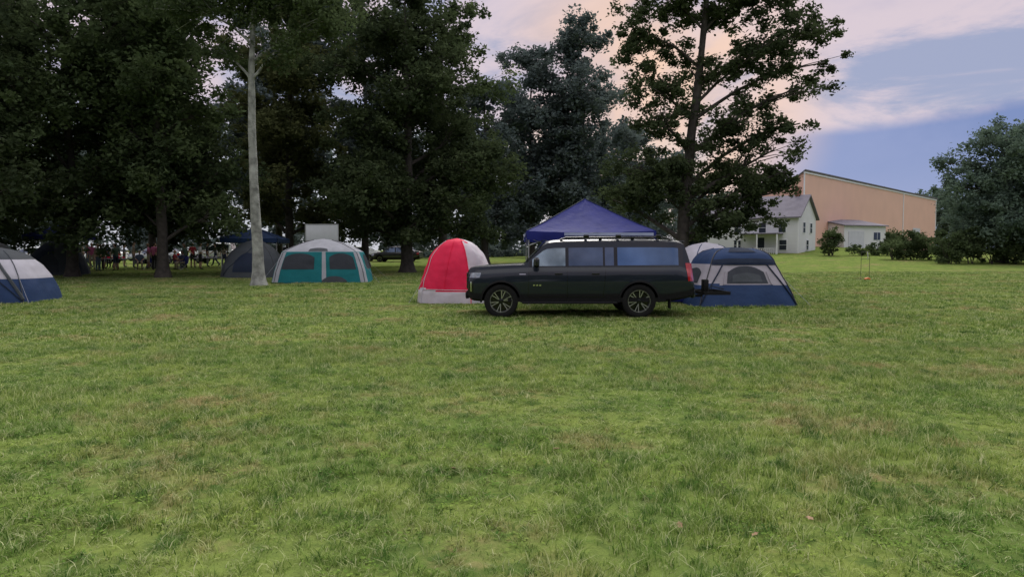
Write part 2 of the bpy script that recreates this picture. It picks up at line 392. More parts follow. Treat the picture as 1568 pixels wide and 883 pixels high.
near=[patch('grass_patch',1.15,3900,.052,.0052,100+i,weeds=[10,22,4,35,14,0][i]) for i in range(6)]
mid=[patch('grass_patch_wide',2.3,4300,.052,.012,110+i) for i in range(4)]
rg=random.Random(9)
def scatter(src,step,y0,y1):
    y=y0
    while y<y1:
        xw=0.80*y+2.5; x=-xw
        while x<xw:
            s=rg.choice(src); o=bpy.data.objects.new('grass_tuft',s.data); gcol.objects.link(o)
            px,py=x+rg.uniform(-.1,.1)*step,y+rg.uniform(-.1,.1)*step
            o.location=(px,py,g(px,py)); o.rotation_euler=(0,0,rg.choice([0,1,2,3])*math.pi/2+rg.uniform(-.3,.3))
            zsc=0.85+.9*noise.noise((px*.5,py*.5,3)); o.scale=(1.03,1.03,max(.4,zsc))
            x+=step
        y+=step
scatter(near,1.0,1.5,12)
scatter(mid,2.0,12.5,44)
ge=empty('grass'); ge.instance_type='COLLECTION'; ge.instance_collection=gcol

mb=MB(); rd=random.Random(3)
for (x,y) in [(1.73,3.95),(1.33,3.72),(0.95,3.85),(-.42,4.9),(.35,5.4)]:
    a=rd.uniform(0,6); L=rd.uniform(.022,.036); u=Vector((math.cos(a),math.sin(a),rd.uniform(-.2,.4))); w=Vector((-math.sin(a),math.cos(a),rd.uniform(-.3,.3))); c=Vector((x,y,.045))
    ring=[c+u*L*.9*math.cos(t)*(1+.25*math.cos(5*t))+w*L*.65*math.sin(t)*(1+.25*math.cos(5*t)) for t in np.linspace(0,6.283,16)[:-1]]
    ctr=c-Vector((0,0,.012)); mb.add([ctr]+ring,[(0,i+1,(i+1)%15+1) for i in range(15)],0)
mb.obj('fallen_leaves',[pmat('dry_leaf',(0.34,0.22,0.13),.8,var=.35,scale=20)])

# ------------------------------------------------------------ vehicles
paint=pmat('suv_paint',(0.004,0.009,0.018),0.4,metal=0.0,spec=.25,var=.05,coat=.7)
blk=pmat('black_plastic',(0.009,0.009,0.010),0.65,spec=.2,var=.2,scale=20)
gblk=pmat('gloss_black',(0.006,0.007,0.008),0.15,var=.1)
glass=pmat('tinted_glass',(0.12,0.15,0.20),0.05,metal=0.9,var=.4,scale=1.1)
glassf=pmat('front_glass',(0.30,0.37,0.38),0.06,metal=0.85,var=.45,scale=2.0)
glassq=pmat('rear_quarter_glass',(0.11,0.18,0.30),0.05,metal=0.9,var=.3,scale=1.1)
chrome=pmat('chrome',(0.6,0.6,0.62),0.18,metal=1.0,var=.05)
rimm=pmat('machined_alloy',(0.46,0.46,0.47),0.3,metal=.9,var=.05)
tyre=pmat('tyre_rubber',(0.012,0.012,0.012),0.9,spec=.2,var=.2,scale=15,bump=.3,bscale=60)
red=pmat('tail_lamp_red',(0.40,0.01,0.015),0.2,var=.2,coat=1)
lampm=pmat('headlamp_lens',(0.25,0.27,0.30),0.12,metal=.5,var=.5,scale=14)
VM=[paint,blk,gblk,glass,glassf,chrome,rimm,tyre,red,lampm,glassq]
class Shape:
    def __init__(s,zt,zb,bl,w,tumble=.28,gt=.80):
        s.zt,s.zb,s.bl,s.w,s.tu,s.gt=zt,zb,bl,w,tumble,gt
    def i(s,t,x): return float(np.interp(x,[p[0] for p in t],[p[1] for p in t]))
    def sec(s,x):
        zt=s.i(s.zt,x); zb=s.i(s.zb,x); be=min(s.i(s.bl,x),zt-.04); w=s.i(s.w,x); h=zt-be; yb=w-.06; tu=s.tu; gt=s.gt
        y9=yb-tu*h-.07*min(1,h/.3)
        return [(0,zb),(w-.13,zb),(w-.03,zb+.05),(w-.008,zb+.2),(w+.012,zb+.52*(be-zb)),(w+.006,be-.22*(be-zb)),(w-.02,be-.07),(yb,be),
                (yb-tu*.05*h,be+.05*h),(yb-tu*gt*h,be+gt*h),(yb-tu*.93*h,be+.93*h),(y9,zt),(y9*.55,zt+.018),(0,zt+.025)]
    def side(s,x,z):
        q=s.sec(x)[2:11]; return float(np.interp(z,[p[1] for p in q],[p[0] for p in q]))
def car_body(name,S,L,stations,wins,wheels,R,par,ws,rw,mats,pillar=(1.5,5.3),archr=1.16):
    secs=[S.sec(x) for x in stations]; n=len(secs[0]); vs=[];fs=[];ms=[]
    full=lambda sc:[(y,z) for y,z in sc]+[(-y,z) for y,z in sc[-2:0:-1]]
    rings=[full(sc) for sc in secs]; m=len(rings[0])
    for x,r in zip(stations,rings): vs+=[(x,-y,z) for y,z in r]
    for i in range(len(stations)-1):
        xm=(stations[i]+stations[i+1])/2
        for k in range(m):
            k2=(k+1)%m; row=k if k<n-1 else m-1-k
            mi=0
            if row in(0,1,2): mi=1
            if row==8:
                if pillar[0]<xm<pillar[1]: mi=2
                for a,b,gm in wins:
                    if a<xm<b: mi=gm
            if row in(11,12) :
                if ws[0]<xm<ws[1]: mi=3
                if rw[0]<xm<rw[1]: mi=3
            if row==10 and ws[0]<xm<ws[1]: mi=2
            fs.append((i*m+k,(i+1)*m+k,(i+1)*m+k2,i*m+k2)); ms.append(mi)
    fs.append(tuple(range(m))); ms.append(0); fs.append(tuple((len(stations)-1)*m+k for k in range(m-1,-1,-1))); ms.append(0)
    mb=MB(); mb.add(vs,fs,ms); ob=mb.obj(name,mats,parent=None,ang=32)
    c=MB()
    for wx in wheels:
        for sg in(-1,1):
            prof=[(R*archr,sg*.62),(R*archr,sg*1.3)]
            nn=36; v=[(wx+r*math.cos(2*math.pi*t/nn),y,R+r*math.sin(2*math.pi*t/nn)) for r,y in prof for t in range(nn)]
            f=[(t,(t+1)%nn,nn+(t+1)%nn,nn+t) for t in range(nn)]+[tuple(range(nn-1,-1,-1)),tuple(range(nn,2*nn))]
            c.add(v,f,1)
    co=c.obj('cutter',mats)
    for o in(ob,co):
        bm=bmesh.new(); bm.from_mesh(o.data); bmesh.ops.recalc_face_normals(bm,faces=bm.faces); bm.to_mesh(o.data); bm.free()
    md=ob.modifiers.new('arches','BOOLEAN'); md.object=co; md.operation='DIFFERENCE'; md.solver='EXACT'
    dg=bpy.context.evaluated_depsgraph_get(); me=bpy.data.meshes.new_from_object(ob.evaluated_get(dg)); ob.modifiers.clear(); ob.data=me
    bpy.data.objects.remove(co)
    me.polygons.foreach_set('use_smooth',[True]*len(me.polygons)); me.set_sharp_from_angle(angle=math.radians(28))
    ob.parent=par
    return ob
def wheel(mb,x,y,R,sg,W=.27,spokes=6):
    yo=y; yi=y-sg*W
    rr=R*.66
    mb.lathe([(rr,yi),(R*.93,yi),(R,yi+sg*.04),(R,yo-sg*.04),(R*.975,yo-sg*.012),(R*.90,yo+sg*.004),(R*.78,yo+sg*.002),(rr,yo-sg*.012)],(x,0,R),40,7)
    mb.lathe([(rr,yo-sg*.012),(rr-.008,yo-sg*.012),(rr-.02,yo-sg*.05),(rr-.03,yi+sg*.02)],(x,0,R),40,6)
    mb.lathe([(rr-.02,yo-sg*.11),(.001,yo-sg*.10)],(x,0,R),40,2)
    mb.lathe([(.062,yo-sg*.08),(.062,yo-sg*.02),(.03,yo-sg*.012),(.0005,yo-sg*.012)],(x,0,R),20,2)
    for k in range(spokes):
        for d in(-.17,.17):
            a=2*math.pi*k/spokes+.3; a2=a+d
            p0=Vector((x+.05*math.cos(a),yo-sg*.035,R+.05*math.sin(a))); p1=Vector((x+(rr-.01)*math.cos(a2),yo-sg*.025,R+(rr-.01)*math.sin(a2)))
            t=(p1-p0).normalized(); nrm=Vector((0,sg,0)); b=t.cross(nrm); w0,w1=.009,.013
            q=[p0-b*w0,p0+b*w0,p1+b*w1,p1-b*w1]; dn=-nrm*.04
            mb.add(q+[v+dn for v in q],[(0,1,2,3),(0,4,5,1),(1,5,6,2),(2,6,7,3),(3,7,4,0)],[6,2,2,2,2])
par=empty('parked_suv',(-1.10,18.05,g(1,18)-.03),0.0)
RW=.42
S=Shape([(0,1.12),(.02,1.19),(.06,1.235),(.20,1.27),(.6,1.295),(1.0,1.315),(1.40,1.33),(1.46,1.37),(1.68,1.62),(1.87,1.83),(1.96,1.89),(2.15,1.925),(3.2,1.945),(4.6,1.945),(5.1,1.93),(5.28,1.905),(5.37,1.85),(5.43,1.70),(5.50,1.46),(5.56,1.25),(5.60,1.10),(5.63,1.0)],
        [(0,.52),(.12,.43),(.5,.40),(5.0,.41),(5.4,.48),(5.63,.54)],
        [(0,1.04),(.05,1.11),(.25,1.18),(.9,1.22),(1.42,1.245),(2,1.255),(5.2,1.28),(5.5,1.2),(5.63,.9)],
        [(0,.84),(.05,.92),(.15,.975),(.4,1.0),(1.0,1.01),(5.0,1.01),(5.35,.985),(5.52,.95),(5.63,.89)],.21,.71)
st=[0,.01,.02,.04,.06,.1,.15,.2,.25,.3,.4,.5,.65,.8,.95,1.1,1.25,1.34,1.40,1.46,1.53,1.60,1.68,1.74,1.80,1.87,1.92,1.96,2.05,2.15,2.3,2.42,2.50,2.7,2.9,3.1,3.35,3.40,3.62,3.71,3.9,4.1,4.3,4.6,4.8,4.95,5.1,5.17,5.22,5.28,5.33,5.37,5.40,5.43,5.47,5.50,5.53,5.56,5.58,5.60,5.63]
car_body('body',S,5.63,st,[(1.60,2.42,4),(2.50,3.35,3),(3.40,3.62,3),(3.71,5.22,10)],(.83,4.24),RW,par,(1.46,1.92),(5.37,5.53),VM,pillar=(1.5,5.22),archr=1.13)
mb=MB()
for wx in(.83,4.24):
    for sg in(-1,1): wheel(mb,wx,sg*1.01,RW,sg)
mb.obj('wheels',VM,parent=par)
mb=MB()
def spatch(mb,S,x0,x1,z0,z1,mi,off=.004,nx=6,nz=5,sgs=(-1,1),shear=0.0):
    for sg in sgs:
        mb.grid(lambda u,v:Vector((x0+(x1-x0)*u+shear*(v-.5),sg*(S.side(x0+(x1-x0)*u+shear*(v-.5),z0+(z1-z0)*v)+off),z0+(z1-z0)*v)),nx,nz,mi)
for xs_,z0,z1,sh in((1.50,.5,1.22,.02),(2.46,.5,1.24,0),(3.38,.55,1.25,.06)): spatch(mb,S,xs_,xs_+.01,z0,z1,2,nx=1,nz=10,shear=sh)
spatch(mb,S,1.50,3.42,.515,.525,2,nx=20,nz=1)
spatch(mb,S,1.0,4.9,.405,.51,1,off=.012,nx=24,nz=2)
spatch(mb,S,1.55,5.22,1.272,1.288,2,off=.008,nx=24,nz=1)
spatch(mb,S,5.42,5.585,.92,1.36,8,off=.008,nx=4,nz=8,shear=-.06)
spatch(mb,S,.02,.32,1.0,1.12,9,off=.006,nx=6,nz=4,shear=.03)
spatch(mb,S,.03,.14,.64,.92,2,off=.006,nx=4,nz=4)
spatch(mb,S,.07,.10,.66,.90,5,off=.012,nx=2,nz=3)
for k in range(3): spatch(mb,S,1.62+.075*k,1.67+.075*k,.80,.835,5,off=.01,nx=1,nz=1)
spatch(mb,S,1.28,1.44,1.08,1.095,5,off=.01,nx=2,nz=1)
for sg in(-1,1):
    for hx in(2.25,3.16):
        mb.box((hx,sg*(S.side(hx,1.10)+.035),1.10),(.19,.025,.035),2,bev=.008)
        mb.box((hx-.08,sg*(S.side(hx,1.10)+.012),1.10),(.03,.05,.03),2); mb.box((hx+.08,sg*(S.side(hx,1.10)+.012),1.10),(.03,.05,.03),2)
    mb.tube([(1.73,sg*.93,1.28),(1.70,sg*1.05,1.30)],.03,8,2); mb.box((1.70,sg*1.13,1.38),(.14,.2,.24),2,bev=.05)
    mb.box((2.52,sg*1.02,.385),(2.35,.16,.045),1,bev=.015)
    for q in(1.6,2.5,3.4): mb.box((q,sg*.95,.415),(.06,.12,.05),1)
    for wx in(.83,4.24):
        def ar(u,v,wx=wx,sg=sg):
            a=math.radians(-3+186*u); r=.474+.045*v; X=wx+r*math.cos(a); Z=RW+r*math.sin(a)
            return Vector((X,sg*(S.side(min(5.5,max(.12,X)),max(.42,min(1.15,Z)))+.012+.01*(1-v)),Z))
        mb.grid(ar,30,2,1)
        def ai(u,v,wx=wx,sg=sg):
            a=math.radians(-3+186*u); r=.474; X=wx+r*math.cos(a); Z=RW+r*math.sin(a)
            return Vector((X,sg*(S.side(min(5.5,max(.12,X)),max(.42,min(1.15,Z)))+.022-.08*v),Z))
        mb.grid(ai,30,1,1)
    mb.tube([(2.30,sg*.74,1.93),(2.45,sg*.74,1.995),(4.9,sg*.74,2.0),(5.08,sg*.74,1.93)],.02,8,2)
    for q in(3.3,4.1): mb.box((q,sg*.74,1.97),(.08,.03,.06),2)
    mb.box((5.0,sg*.93,.36),(.02,.26,.24),1)
for q in(2.95,3.75,4.75):
    mb.box((q,0,2.04),(.07,1.60,.03),2,bev=.01)
    for sg in(-1,1): mb.box((q,sg*.74,2.03),(.14,.08,.07),2,bev=.015)
mb.box((-.012,0,.92),(.05,1.4,.42),2,bev=.02)
for zz in(.76,.85,.94,1.03): mb.box((-.035,0,zz),(.03,1.25,.018),5)
mb.box((-.02,0,.56),(.09,1.5,.18),1,bev=.03); mb.box((5.62,0,.59),(.12,1.65,.2),0,bev=.04)
mb.box((5.63,0,.98),(.02,.5,.14),5)
mb.box((5.33,0,1.90),(.20,1.25,.03),0,bev=.012)
mb.tube([(4.8,-.3,1.95),(4.87,-.3,2.02)],[.02,.008],6,2)
for q in(.83,4.24): mb.box((q,0,.44),(.14,1.5,.12),1)
mb.box((2.8,0,.41),(4.2,1.0,.08),1)
mb.obj('trim',VM,parent=par)

mb=MB()
mb.box((5.85,0,.50),(.45,.06,.06),0); 
for q in np.linspace(5.95,6.57,7): mb.box((q,0,.57),(.025,1.35,.02),0)
for yy in(-.68,.68): mb.box((6.26,yy,.60),(.66,.03,.08),0)
for q in(5.94,6.58): mb.box((q,0,.60),(.03,1.36,.08),0)
for yy in(-.3,0,.3): mb.box((6.26,yy,.545),(.64,.03,.02),0)
mb.box((6.01,-.45,.79),(.14,.22,.30),0,bev=.02)
mb.tube([(6.15,-.6,.6),(6.13,-.6,.78),(6.45,-.6,.70)],.012,6,0)
mb.obj('hitch_cargo_carrier',[blk],loc=par.location)

def bgcar(name,x,y,rz,pm,pickup=False):
    p=empty(name,(x,y,g(x,y)),rz); M=[pm]+VM[1:]
    if pickup:
        S2=Shape([(0,.95),(.1,1.05),(1.3,1.15),(1.4,1.2),(1.95,1.72),(2.2,1.8),(3.3,1.8),(3.5,1.74),(3.62,1.2),(3.68,1.14),(5.6,1.14)],[(0,.45),(.3,.35),(5.6,.42)],[(0,.85),(.1,.95),(1.3,1.06),(5.6,1.1)],[(0,.75),(.3,.95),(5.3,.95),(5.6,.9)])
        st2=[0,.1,.3,.6,1,1.3,1.4,1.6,1.8,1.95,2.1,2.2,2.5,2.6,3.1,3.3,3.4,3.5,3.62,3.68,4,4.5,5,5.4,5.6]
        car_body('body',S2,5.6,st2,[(1.6,2.5,3),(2.6,3.4,3)],(.9,4.4),.38,p,(1.4,1.95),(3.5,3.62),M,pillar=(1.6,3.4)); ws=(.9,4.4);R=.38
    else:
        S2=Shape([(0,.72),(.1,.8),(1.0,.93),(1.15,1.0),(1.75,1.38),(2.2,1.46),(3.0,1.46),(3.6,1.36),(4.1,1.06),(4.2,1.03),(4.55,1.0),(4.65,.9)],[(0,.35),(.3,.22),(4.3,.22),(4.65,.4)],[(0,.66),(.1,.74),(1,.87),(4.3,.95),(4.65,.86)],[(0,.68),(.3,.86),(4.3,.88),(4.65,.78)])
        st2=[0,.05,.1,.3,.6,1,1.15,1.35,1.55,1.75,2,2.2,2.3,2.4,2.8,3,3.3,3.5,3.6,3.85,4.1,4.2,4.4,4.55,4.65]
        car_body('body',S2,4.65,st2,[(1.35,2.3,3),(2.4,3.5,3)],(.85,3.6),.32,p,(1.15,1.75),(3.6,4.1),M,pillar=(1.35,3.6)); ws=(.85,3.6);R=.32
    m2=MB()
    for wx in ws:
        for sg in(-1,1): wheel(m2,wx,sg*(.93 if pickup else .85),R,sg,W=.2,spokes=5)
    m2.obj('wheels',M,parent=p)
    m3=MB(); LL=5.6 if pickup else 4.65
    spatch(m3,S2,.05,.3,.62,.78,9,off=.006); spatch(m3,S2,LL-.25,LL-.05,.7,.88,8,off=.006)
    xx=2.55 if pickup else 2.35
    spatch(m3,S2,xx,xx+.012,.4,.85,2,nx=1)
    for sg in(-1,1): m3.box((xx-.9,sg*1.0,1.08 if pickup else .98),(.1,.14,.11),0,bev=.03)
    m3.obj('trim',M,parent=p)
whitep=pmat('white_car_paint',(.78,.80,.82),.3,coat=.8,var=.05); silv=pmat('silver_car_paint',(.45,.47,.49),.3,metal=.3,coat=.8,var=.05); darkp=pmat('dark_car_paint',(.03,.03,.035),.3,coat=.8,var=.05)
bgcar('parked_pickup_truck',-28.6,62,.1,whitep,True)
bgcar('parked_car',-23.6,66,.05,darkp)
bgcar('parked_car',-33.5,61,.0,silv)
bgcar('parked_car',-17.6,68,.1,whitep)
bgcar('parked_car',-13.2,66,-.1,darkp)
bgcar('parked_car',-38.9,61,.1,whitep)
bgcar('parked_car',-44.5,61,.1,whitep)

# ------------------------------------------------------------ tents
def fab(name,col,transl=.15,var=.1): return pmat(name,col,.65,spec=.25,var=var,scale=2.5,bump=.6,bscale=5,transl=transl)
teal=fab('teal_fabric',(.010,.18,.20)); lgrey=fab('light_grey_fabric',(.42,.43,.47)); mesh_=fab('mesh_window',(.035,.04,.05),0); redf=fab('red_fabric',(.85,.028,.10),.4); whitef=fab('white_fabric',(.64,.62,.68),.3)
navy=fab('navy_fabric',(.022,.050,.13),.1); navy2=fab('dark_navy_fabric',(.014,.024,.05),.05); pinkgrey=fab('pink_grey_fabric',(.46,.43,.47),.25); dgrey=fab('dark_grey_fabric',(.07,.08,.09)); pole=pmat('pole_dark',(.03,.03,.035),.4,var=.1); canb=fab('canopy_blue',(.022,.030,.20),.25)
alum=pmat('aluminium',(.5,.5,.5),.35,metal=.8,var=.1); canlite=fab('canopy_trim_white',(.40,.45,.60),.1)
TM=[teal,lgrey,mesh_,redf,whitef,navy,navy2,pinkgrey,dgrey,pole]
class Tent:
    def __init__(s,name,x,y,rz,w,d,prof,n,colf,seed=1,nu=20,nv=26,wr=.025):
        s.w,s.d,s.prof,s.n,s.seed,s.wr=w,d,prof,n,seed,wr; s.H=prof[-1][0]
        s.par=empty(name,(x,y,g(x,y)),rz); mb=MB(); s.mb=mb
        for sd in range(4): mb.grid(lambda u,v,sd=sd:s.p(sd,2*u-1,v*s.H),nu,nv,lambda u,v,sd=sd:colf(sd,2*u-1,v*s.H))
    def p(s,sd,u,z,off=0.0):
        sc=float(np.interp(z,[q[0] for q in s.prof],[q[1] for q in s.prof]))
        k=(abs(u)**s.n+1)**(1/s.n); a,b=u/k,-1/k
        for _ in range(sd): a,b=-b,a
        x,y=a*s.w/2*sc,b*s.d/2*sc
        q=Vector((x,y,z)); nn=s.wr*(noise.noise((x*2.2,y*2.2,z*2.2+s.seed))+.4*noise.noise((x*6,y*6,z*5+s.seed)))
        nrm=Vector((x/(s.w*s.w),y/(s.d*s.d),.02)).normalized()
        return q+nrm*(nn*min(1,z*3)+off)
    def patch(s,sd,u0,u1,z0,z1,mi,off=.012,arch=.0,nu=10,nv=8):
        def f(u,v):
            k=2*u-1; zt=z1-(z1-z0)*arch*abs(k)**2.5; return s.p(sd,u0+(u1-u0)*u,z0+(zt-z0)*v,off)
        s.mb.grid(f,nu,nv,mi)
    def strip(s,sd,u0,u1,z0,z1,mi=9,off=.02,r=.012,n=12):
        s.mb.tube([s.p(sd,u0+(u1-u0)*t/n,z0+(z1-z0)*t/n,off) for t in range(n+1)],r,5,mi)
    def poles(s,z1=None,r=.014,mi=9):
        for sd in range(4): s.strip(sd,1,1,0,z1 or s.H*.98,mi,.012,r,20)
    def guy(s,sd,u,z,dx,dy):
        a=s.p(sd,u,z,.01); e=s.p(sd,u,0)+Vector((dx,dy,0)); e.z=0; s.mb.tube([a,e],.005,4,1)
    def done(s): return s.mb.obj('fabric',TM,parent=s.par,ang=50)
prof=[(0,1),(.5,.95),(1.0,.88),(1.42,.80),(1.60,.66),(1.8,.46),(1.95,.26),(2.03,.10),(2.05,.01)]
t=Tent('cabin_tent',-9.0,33.2,.12,4.5,3.2,prof,7,lambda sd,u,z:0 if (z<1.40) else 1,seed=1)
t.patch(0,-.84,-.12,.62,1.34,2,arch=.25); t.patch(0,.22,.80,.62,1.34,2,arch=.25)
t.patch(0,.05,.14,.05,1.42,1,off=.015)
t.patch(0,-1,-.86,.02,1.40,1,off=.008); t.patch(0,.86,1,.02,1.40,1,off=.008); t.patch(1,-1,-.85,.02,1.4,1,off=.008); t.patch(3,.85,1,.02,1.4,1,off=.008)
t.patch(0,.05,.55,.02,.30,8,off=.02,arch=.7); t.patch(0,-.3,.2,1.44,1.60,8,off=.01,arch=.3)
t.patch(1,-.6,.6,.62,1.3,2,arch=.2); t.patch(3,-.6,.6,.62,1.3,2,arch=.2)
t.poles(1.98); t.guy(1,1,1.2,.9,.4); t.guy(0,1,1.2,.7,-.5); t.guy(0,-1,1.2,-.5,-.5); t.done()
pr=[(0,1),(.3,.97),(.72,.89),(1.05,.81),(1.33,.72),(1.55,.62),(1.75,.49),(1.86,.37),(1.93,.24),(1.975,.10),(1.985,.02)]
t=Tent('dome_tent',-1.72,22.0,-.12,2.45,2.2,pr,3.2,lambda sd,u,z:(3 if (sd in(0,3) and z>.36+.12*abs(u)**2) else 4),seed=4,nu=28,nv=34,wr=.05)
t.patch(0,.52,1.0,.0,1.9,4,off=.012,nv=16); t.strip(0,.52,.50,0,1.92,3,.02,.012,20); t.strip(0,-.98,-.98,0,1.9,4,.01,.01,20)
t.strip(0,-.2,-.1,.38,1.9,3,.012,.008,20); t.strip(0,-1,.5,.42,.40,4,.01,.01,20); t.guy(0,-1,.8,-.3,-.3); t.done()
pr=[(0,1),(.35,.93),(.62,.86),(.95,.755),(1.20,.675),(1.36,.63),(1.50,.57),(1.60,.48),(1.67,.34),(1.71,.16),(1.72,.01)]
def cf(sd,u,z):
    if z>1.22: return 5
    if z>.62: return 7
    return 5
t=Tent('cabin_tent',6.74,21.2,.08,3.15,2.7,pr,8,cf,seed=8,nv=34)
t.patch(0,-.46,.46,.66,1.16,2,arch=.35,off=.012)
t.patch(0,-.34,.34,.70,.96,8,arch=.3,off=.02)
t.strip(0,-.52,-.52,.62,1.0,7,.02,.018); t.strip(0,.52,.52,.62,1.0,7,.02,.018)
t.patch(0,-1,-.62,.0,.66,5,off=.006); t.patch(0,-.55,.55,.02,.62,5,off=.01); t.patch(0,-.95,.95,1.24,1.38,6,off=.04,arch=.35); t.patch(0,-.5,.5,1.56,1.70,6,off=.02)
t.strip(0,-.62,-1.0,1.2,.02,6,.02,.022); t.strip(0,.62,1.0,1.2,.02,6,.02,.022); t.strip(0,-.95,.95,1.20,1.20,6,.02,.012)
t.patch(1,-.6,.6,.66,1.1,2,arch=.3); t.patch(3,-.6,.6,.66,1.1,2,arch=.3)
t.poles(1.68,.018); t.guy(1,-1,.8,.3,-.3); t.done()
pr=[(0,1),(.6,.93),(1.1,.80),(1.5,.60),(1.75,.38),(1.86,.15),(1.88,.01)]
t=Tent('dome_tent',6.75,24.2,.3,2.8,2.4,pr,3.5,lambda sd,u,z:(5 if (z<.5) else 4),seed=9); t.poles(1.8,mi=5); t.done()
pr=[(0,1),(.4,.94),(.8,.84),(1.15,.70),(1.45,.50),(1.62,.30),(1.70,.12),(1.72,.01)]
t=Tent('dome_tent',-16.55,22.2,.15,3.3,2.8,pr,3.6,lambda sd,u,z:(5 if z<.72 else (4 if z<1.3 else 8)),seed=10)
t.strip(0,-.2,.95,1.6,.05,6,.02,.02); t.strip(0,.4,1,1.5,.1,8,.02,.05); t.patch(0,-.4,.3,.75,1.2,2,arch=.3); t.poles(1.6,.016,8); t.guy(0,1,.9,.3,-.3); t.done()
pr=[(0,1),(.5,.95),(1.0,.83),(1.4,.66),(1.75,.42),(1.95,.2),(2.0,.01)]
t=Tent('dome_tent',-13.9,37.5,.1,3.4,3.0,pr,3.0,lambda sd,u,z:8,seed=12); t.patch(0,-.5,.4,.3,1.3,6,arch=.4); t.strip(0,-1,.3,.1,1.9,6,.015,.015); t.poles(1.8); t.done()
t=Tent('dome_tent',-25.9,39.5,.2,3.0,2.8,pr,3.2,lambda sd,u,z:6 if u<.2 else 8,seed=13); t.poles(1.8); t.patch(0,-.4,.4,.2,1.2,2,arch=.4); t.done()
t=Tent('dome_tent',-28.6,38,.2,3.0,2.8,pr,3.2,lambda sd,u,z:5 if z<1 else 8,seed=14); t.poles(1.8); t.done()

def canopy(name,x,y,rz,w,ze,zp,fm,val=.26,trim=True):
    p=empty(name,(x,y,g(x,y)),rz); mb=MB(); h=w/2
    for sd in range(4):
        R_=Matrix.Rotation(sd*math.pi/2,4,'Z')
        def f(u,v,R_=R_):
            k=2*u-1; s=1-v; z=ze+(zp-ze)*(v**1.08)-.07*math.sin(math.pi*v)*(1-k*k)*.9+.02*noise.noise((k*6,v*6,sd))
            return R_@Vector((k*h*s,-h*s-.0,z-.05*(1-k*k)*(1-v)))
        mb.grid(f,22,14,0)
        def fv(u,v,R_=R_):
            k=2*u-1; return R_@Vector((k*h,-h-.012-.02*noise.noise((k*5,sd,v)),ze-.05*(1-k*k)-val*v*(1-.12*(1-k*k))))
        mb.grid(fv,22,3,0)
        mb.tube([R_@Vector((h*(1-t),-h*(1-t),ze+.008+(zp-ze)*t**1.08)) for t in np.linspace(0,.98,10)],.014,5,3)
        if trim:
            mb.grid(lambda u,v,R_=R_:R_@Vector(((-.42+1.38*u)*h,-h-.04,ze-.055-.085*v)),20,1,2)
    mb.obj('roof_fabric',[fm,alum,canlite,navy2],parent=p,ang=40)
    m2=MB(); q=h-.06
    for a in(-1,1):
        for b_ in(-1,1):
            m2.box((a*q,b_*q,ze*.25),(.045,.045,ze*.5),0); m2.box((a*q,b_*q,ze*.74),(.034,.034,ze*.5),0); m2.box((a*q,b_*q,.01),(.12,.12,.02),0)
    for sd in range(4):
        R_=Matrix.Rotation(sd*math.pi/2,4,'Z')
        for j in range(4):
            x0=-q+2*q*j/4;x1=x0+2*q/4
            m2.tube([R_@Vector((x0,-q,ze-.10)),R_@Vector((x1,-q,ze-.42))],.012,5,0); m2.tube([R_@Vector((x0,-q+.02,ze-.42)),R_@Vector((x1,-q+.02,ze-.10))],.012,5,0)
        m2.tube([R_@Vector((q,-q,ze-.15)),(0,0,zp-.3)],.014,5,0)
    m2.tube([(0,0,zp-.55),(0,0,zp-.04)],.02,6,0)
    m2.obj('frame',[alum],parent=p)
canopy('pop_up_canopy',2.30,22.0,.0,3.75,2.17,3.24,canb)
canopy('pop_up_canopy',-28.6,44,.3,3.2,2.3,3.0,canb,trim=False)
canopy('pop_up_canopy',-15.3,41.5,.1,3.2,2.1,2.75,navy,trim=False)

mb=MB(); mb.box((0,0,2.45),(1.75,.05,.85),0,bev=.01); mb.box((0,-.03,2.90),(1.83,.03,.04),1); mb.box((0,-.03,2.0),(1.83,.03,.04),1)
for s_ in(-.8,.8): mb.tube([(s_,.06,0),(s_,.06,2.9)],.03,8,1); mb.box((s_*1.125,-.03,2.45),(.035,.03,.9),1)
mb.obj('white_sign_board',[pmat('board_white',(.78,.80,.81),.5,var=.04),alum],loc=(-10.4,38,g(-10,38)-.05))

mb=MB(); mb.box((0,0,.27),(.75,.42,.42),0,bev=.04); mb.box((0,0,.53),(.78,.45,.09),1,bev=.03); mb.box((-.42,0,.38),(.05,.2,.05),1); mb.box((.42,0,.38),(.05,.2,.05),1)
mb.box((0,-.225,.47),(.1,.02,.06),1); mb.obj('cooler',[canb,whitef],loc=(5.2,21.2,g(5,21)))
def chair(name,x,y,rz,fm):
    mb=MB()
    for a in(-.27,.27):
        mb.tube([(a,-.25,0),(a,.28,.45),(a*1.05,.38,.92)],.011,6,0); mb.tube([(a,.28,0),(a,-.25,.43),(a,-.27,.62)],.011,6,0); mb.tube([(a,-.3,.62),(a,.33,.62)],.02,6,1)
    mb.tube([(-.27,-.25,0),(.27,-.25,.43)],.01,5,0); mb.tube([(.27,-.25,0),(-.27,-.25,.43)],.01,5,0)
    mb.grid(lambda u,v:Vector((-.27+.54*u,-.25+.5*v,.44-.06*math.sin(math.pi*u)*math.sin(math.pi*v))),8,6,1)
    mb.grid(lambda u,v:Vector((-.28+.56*u,.25+.13*v+.04*math.sin(math.pi*u),.42+.5*v)),8,6,1)
    return mb.obj(name,[alum,fm],loc=(x,y,g(x,y)),rz=rz)
wood=pmat('weathered_wood',(.16,.13,.10),.8,var=.3,scale=8)
mb=MB()
for i in range(5): mb.box((0,-.3+.15*i,.75),(1.8,.135,.04),0)
for a in(-.72,.72,):
    for yy in(-.65,.65): 
        mb.box((a,yy*.65,.37),(.05,.08,.86),0,rot=Matrix.Rotation(.45*(1 if yy<0 else -1)*-1,3,'X'))
    mb.box((a+.055,0,.42),(.05,1.5,.08),0)
